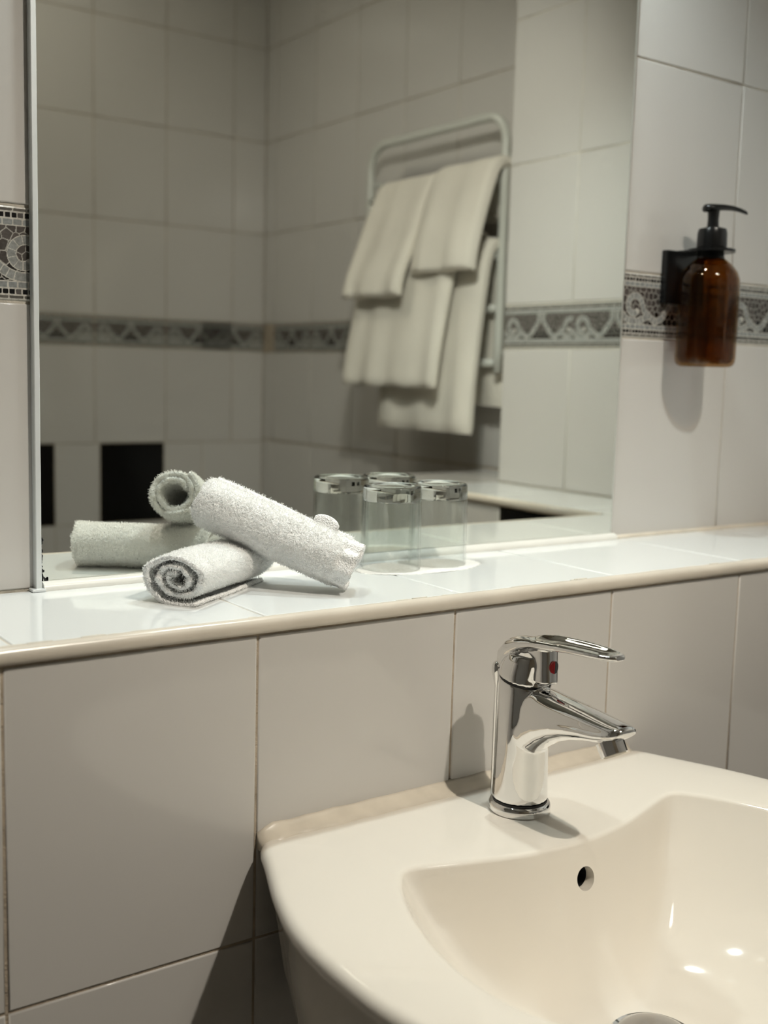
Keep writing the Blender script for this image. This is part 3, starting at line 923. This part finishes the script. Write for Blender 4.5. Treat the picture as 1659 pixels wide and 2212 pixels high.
# ------------------------------------------------------------------ rolled face towels
def rolled_towel(name, p0, p1, label, turns, r_in, r_out, th, sx, sz, start, hem_at_end=False, flap=False, seed=0, twist=0.0, handed=1):
    p0, p1 = Vector(p0), Vector(p1)
    ax = (p1 - p0); L = ax.length; ax.normalize()
    h = ax.cross(Vector((0, 0, 1))).normalized(); k_ = h.cross(ax).normalized()
    base = (p0 + p1) / 2
    root = empty(name, base)
    tag(root, label, "towel", "rolled white face towels")
    nT = int(turns * 84); nL = 72
    def rad(t): return r_in + (r_out - r_in) * t ** (1.4 if hem_at_end is False else 1.0)
    def pt(t, l, off, jitter=True):
        th_ = start + handed * t * turns * 2 * math.pi
        r = rad(t) + off
        hem = hem_at_end and l > 0.915
        nz = noise.noise(Vector((math.cos(th_) * 1.6 + seed, math.sin(th_) * 1.6, l * 3.0 + t * 2)))
        r += 0.0016 * nz
        if hem: r += 0.0015 * math.sin(th_ * 9 + 4 * t) - 0.0012
        x_, y_ = r * math.cos(th_) * sx, r * math.sin(th_) * sz
        # lie flat on what carries it
        le = L * (l - 0.5)
        e = abs(l - 0.5) * 2
        wave = 0.0032 * noise.noise(Vector((th_ * 1.3, seed + 9, 0))) * (e ** 6) + 0.0022 * math.cos(th_ - 0.7) * (e ** 8)
        le += wave if l > 0.5 else -wave
        q = ax * le + h * x_ + k_ * y_
        return q
    V, F = [], []
    for i in range(nT + 1):
        for j in range(nL + 1):
            V.append(pt(i / nT, j / nL, th / 2))
    o1 = len(V)
    for i in range(nT + 1):
        for j in range(nL + 1):
            V.append(pt(i / nT, j / nL, -th / 2))
    w = nL + 1
    rj = random.Random(seed)
    V = [v + Vector((rj.gauss(0, .00022), rj.gauss(0, .00022), rj.gauss(0, .00022))) for v in V]
    for i in range(nT):
        for j in range(nL):
            a = i * w + j
            F.append((a, a + w, a + w + 1, a + 1)); F.append((o1 + a, o1 + a + 1, o1 + a + w + 1, o1 + a + w))
        a = i * w
        F.append((a, o1 + a, o1 + a + w, a + w)); a += nL
        F.append((a, a + w, o1 + a + w, o1 + a))
    for j in range(nL):
        F.append((j, j + 1, o1 + j + 1, o1 + j)); a = nT * w + j
        F.append((a, o1 + a, o1 + a + 1, a + 1))
    zmin = min((base + v).z for v in V)
    sheet = obj_from("cloth", V, F, M_TOWEL, root, smooth=True)
    # terry loops standing on the outer turn and in the mouth of the roll
    TV, TF = [], []
    n_t = 32000
    t_lo = max(0.0, 1 - 1.12 / turns)
    for q in range(n_t):
        inner = q % 8 == 0
        if inner:
            t = rj.uniform(0.0, 1.0); l = rj.choice([rj.uniform(0.0, .05), rj.uniform(.95, 1.0)]); s_ = rj.choice((-1, 1))
        else:
            t = rj.uniform(t_lo, 1.0); l = rj.uniform(0.0, 1.0); s_ = 1
        if hem_at_end and l > 0.915: continue
        P = pt(t, l, s_ * th / 2); P2 = pt(min(1.02, t + 0.004), l, s_ * th / 2); P3 = pt(t, min(1.02, l + 0.01), s_ * th / 2)
        nrm = (P2 - P).cross(P3 - P)
        if nrm.length < 1e-12: continue
        nrm.normalize()
        th_ = start + handed * t * turns * 2 * math.pi
        outw = (h * math.cos(th_) + k_ * math.sin(th_)) * s_
        if nrm.dot(outw) < 0: nrm = -nrm
        d = (nrm + Vector((rj.gauss(0, .55), rj.gauss(0, .55), rj.gauss(0, .55)))).normalized()
        sd = d.cross(Vector((rj.random() - .5, rj.random() - .5, rj.random() - .5))).normalized()
        ln = rj.uniform(.0010, .0024); wd = rj.uniform(.00014, .00024)
        mid = P + d * ln * .6 + sd.cross(d) * ln * .2; tip = P + d * ln + sd.cross(d) * ln * .75
        b = len(TV)
        TV += [P - sd * wd, P + sd * wd, mid - sd * wd, mid + sd * wd, tip - sd * wd * .7, tip + sd * wd * .7]
        TF += [(b, b + 1, b + 3, b + 2), (b + 2, b + 3, b + 5, b + 4)]
    pile = obj_from("terry_loops", TV, TF, M_LOOPS, root, smooth=True); pile["kind"] = "stuff"
    if flap:
        # thick woven hem of the loose end
        secs = []
        for j in range(13):
            l = 0.66 + 0.15 * j / 12
            c = ax * (L * (l - .5)); sec = []
            q = math.sin(math.pi * (j + 0.5) / 13) ** .35
            ang = math.radians(flap)
            rd = h * math.cos(ang) * sx + k_ * math.sin(ang) * sz; tg = -h * math.sin(ang) + k_ * math.cos(ang)
            for k in range(20):
                a = 2 * math.pi * k / 20
                ca, sa = math.cos(a), math.sin(a)
                rr = r_out + 0.0015 + math.copysign(abs(sa) ** .6, sa) * 0.0085 * q
                tt = math.copysign(abs(ca) ** .6, ca) * 0.0046 * (1 + .12 * math.sin(j * 2.2))
                sec.append(c + rd * rr + tg * tt)
            secs.append(sec)
        FV, FF = loft(secs)
        obj_from("hem", FV, FF, M_TOWEL, root, smooth=True)["label"] = "woven hem of the loose end"
    return root

rolled_towel("rolled_towel", (0.3885, 0.0735, 1.0485), (0.4970, 0.1510, 1.0475),
             "rolled white face towel lying on the ledge underneath the other, spiral end forward", 2.6, 0.0060, 0.0252, 0.0038, 1.36, 0.90, math.radians(84), seed=3, handed=1)
rolled_towel("rolled_towel", (0.4540, 0.1535, 1.1030), (0.5500, 0.0490, 1.0500),
             "rolled white face towel leaning across the top of the other with a ribbed hem", 2.1, 0.0130, 0.0236, 0.0050, 1.0, 0.97, math.radians(156), hem_at_end=True, flap=108, seed=11, handed=-1)

# ------------------------------------------------------------------ soap dispenser on the wall
SX, SY = 1.1270, 0.1430
br = empty("dispenser_bracket", (SX, YU, 1.35))
tag(br, "black wall bracket holding the amber soap bottle by its neck", "bracket")
o = bm_obj("wall_plate", box_bm(SX - 0.0355, SX + 0.0355, 0.1805, YU - 0.0003, 1.3180, 1.3830, 0.0012, 2), M_PLASTIC); under(o, br)
# arm with a ring round the neck
secs = []
n = 40
V_, F_ = [], []
for zz in (1.3795, 1.3830):
    for r in (0.0150, 0.0285):
        for k in range(n):
            a = 2 * math.pi * k / n
            V_.append(Vector((SX + r * math.cos(a), SY + r * math.sin(a), zz)))
for k in range(n):
    j = (k + 1) % n
    F_ += [(k, j, n + j, n + k), (2 * n + k, 3 * n + k, 3 * n + j, 2 * n + j), (n + k, n + j, 3 * n + j, 3 * n + k), (k, 2 * n + k, 2 * n + j, j)]
o = obj_from("neck_ring", V_, F_, M_PLASTIC); under(o, br)
o = bm_obj("arm", box_bm(SX - 0.018, SX + 0.018, SY + 0.0225, 0.1810, 1.3795, 1.3830, 0.0004), M_PLASTIC); under(o, br)

sd = empty("soap_bottle", (SX, SY, 1.2410))
tag(sd, "amber glass pump bottle with black pump hanging on the tiled wall", "bottle")
Rb = 0.0365
outer = [(0.0, 0.001), (0.020, 0.0005), (0.0300, 0.0), (0.0340, 0.0022), (0.0360, 0.0062), (Rb, 0.0120), (Rb, 0.098), (0.0358, 0.1065), (0.0330, 0.1145), (0.0270, 0.1225), (0.0200, 0.1285), (0.0150, 0.1320), (0.0138, 0.1360), (0.0138, 0.1480)]
inner = [(r - 0.0025 if r > 0.003 else 0.0, z + (0.004 if z < 0.01 else 0)) for r, z in reversed(outer)]
lathe_obj("bottle", outer + inner, M_AMBER, sd, 64, ang=60)
lathe_obj("liquid", [(0.0, 0.0060), (0.0300, 0.0060), (0.0335, 0.0120), (0.0335, 0.060), (0.0, 0.060)], M_LIQUID, sd, 48)
lathe_obj("pump_collar", [(0.0, 0.1300), (0.0168, 0.1300), (0.0158, 0.1345), (0.0150, 0.1400), (0.0178, 0.1435), (0.0182, 0.1445), (0.0178, 0.1620), (0.0165, 0.1665), (0.0085, 0.1690), (0.0, 0.1690)], M_PLASTIC, sd, 48)
lathe_obj("pump_stem", [(0.0, 0.1680), (0.0072, 0.1680), (0.0066, 0.1780), (0.0074, 0.1890), (0.0, 0.1900)], M_PLASTIC, sd, 32)
lathe_obj("dip_tube", [(0.0, 0.012), (0.0022, 0.012), (0.0022, 0.144), (0.0, 0.144)], M_LIQUID, sd, 12)
# nozzle head pointing to the right
secs = []
for u, zc, w, h in [(-0.0135, .1905, .0040, .0030), (-0.0115, .1910, .0075, .0048), (-0.006, .1915, .0092, .0050), (0.002, .1922, .0090, .0044), (0.012, .1930, .0075, .0036), (0.024, .1926, .0060, .0030),
                     (0.034, .1908, .0048, .0025), (0.041, .1885, .0038, .0021), (0.0435, .1872, .0026, .0015)]:
    d = Vector((0.90, -0.43, 0)); p = Vector((0.43, 0.90, 0))
    secs.append([d * u + p * (w * math.cos(2 * math.pi * k / 20)) + Vector((0, 0, zc + h * math.sin(2 * math.pi * k / 20))) for k in range(20)])
V_, F_ = loft(secs); obj_from("pump_head", V_, F_, M_PLASTIC, sd, smooth=True)

# ------------------------------------------------------------------ towel rail and hanging towels (seen in the mirror)
RX = 1.512
rail = empty("towel_rail", (XB, -0.835, 1.10))
tag(rail, "pale tubular towel rail with rounded top on the tiled wall in the mirror", "towel rail")
y0, y1, zt, rc = -1.075, -0.600, 1.742, 0.055
path = [(RX, y0, 1.23 + k * 0.07) for k in range(0, 7)]
for k in range(9):
    a = math.pi - k / 8 * math.pi / 2
    path.append((RX, y0 + rc + rc * math.cos(a), zt - rc + rc * math.sin(a)))
for k in range(9):
    a = math.pi / 2 - k / 8 * math.pi / 2
    path.append((RX, y1 - rc + rc * math.cos(a), zt - rc + rc * math.sin(a)))
path += [(RX, y1, 1.65 - k * 0.07) for k in range(7)]
V_, F_ = tube(path, 0.0095, 12); o = obj_from("frame_tube", V_, F_, M_RAIL, smooth=True); under(o, rail)
for zz in (1.618, 1.466, 1.36, 1.25):
    V_, F_ = tube([(RX, y0, zz), (RX, (y0 + y1) / 2, zz), (RX, y1, zz)], 0.0080, 12)
    o = obj_from("cross_bar", V_, F_, M_RAIL, smooth=True); under(o, rail)
for yy in (y0, y1):
    for zz in (1.66, 1.27):
        V_, F_ = tube([(RX, yy, zz), (1.55, yy, zz), (XB + 0.0005, yy, zz)], 0.0075, 12)
        o = obj_from("wall_bracket", V_, F_, M_RAIL, smooth=True); under(o, rail)

def hung_towel(name, ya, yb, cl, back_z, th, label, seed, tap_=0.0):
    """cl: centre line of the front leaf from the bar downwards, as (x, z)."""
    root = empty(name, (cl[0][0], (ya + yb) / 2, cl[-1][1]))
    tag(root, label, "towel", "towels on the rail in the mirror")
    def leaf(nm, line, t, yoff):
        c = [np.array(p) for p in cr_spline(line, 8)]
        secs = []
        nY = 26
        for q in range(nY + 1):
            y = ya + (yb - ya) * q / nY + yoff
            e = min(q, nY - q) / nY
            tt = t * (0.45 + 0.55 * min(1, (e / 0.06)) ** .5)
            up, dn = [], []
            for i, p in enumerate(c):
                a = c[max(i - 1, 0)]; b = c[min(i + 1, len(c) - 1)]
                d = (b - a) / np.linalg.norm(b - a); nn = np.array([-d[1], d[0]])
                f = i / (len(c) - 1)
                wob = 0.006 * f * noise.noise(Vector((y * 22 + seed, f * 2.2, seed))) + 0.004 * f * math.sin(y * 60 + seed)
                k = tt / 2 * (1 if i < len(c) - 2 else (0.75 if i == len(c) - 2 else 0.35))
                yy = y + 0.008 * f * noise.noise(Vector((seed, f * 3, q * .2))) + tap_ * f * (q / nY - .5)
                up.append(Vector((p[0] + nn[0] * (k + wob), yy, p[1] + nn[1] * (k + wob)))); dn.append(Vector((p[0] + nn[0] * (-k + wob), yy, p[1] + nn[1] * (-k + wob))))
            secs.append(up + dn[::-1])
        V_, F_ = loft(secs)
        o = obj_from(nm, V_, F_, M_HANG, smooth=True); set_autosmooth(o, 55); under(o, root)
    leaf("front_leaf", cl, th, 0.0)
    bx, bz = cl[0]
    leaf("rear_leaf", [(bx, bz), (bx + 0.020, bz - 0.010), (bx + 0.028, max(bz - 0.06, (bz - 0.010 + back_z) / 2)), (bx + 0.028, back_z)], th * .7, 0.004)
hung_towel("hanging_towel", -0.995, -0.785, [(RX, 1.640), (1.488, 1.632), (1.462, 1.58), (1.432, 1.50), (1.405, 1.43), (1.395, 1.385)], 1.54, 0.024,
           "cream towel hanging on the upper left of the rail above another", 2)
hung_towel("hanging_towel", -0.785, -0.585, [(RX, 1.648), (1.486, 1.638), (1.466, 1.60), (1.446, 1.54), (1.428, 1.47), (1.422, 1.430)], 1.54, 0.026,
           "cream towel hanging at the upper right of the rail", 5)
hung_towel("hanging_towel", -1.000, -0.665, [(1.506, 1.517), (1.482, 1.507), (1.452, 1.46), (1.432, 1.37), (1.414, 1.27), (1.404, 1.195)], 1.488, 0.020,
           "long cream towel below the upper left towel on the rail", 8)
hung_towel("hanging_towel", -0.925, -0.600, [(1.510, 1.490), (1.493, 1.483), (1.476, 1.44), (1.463, 1.34), (1.451, 1.22), (1.445, 1.105)], 1.16, 0.024,
           "longest cream towel hanging lowest on the right of the rail", 12)
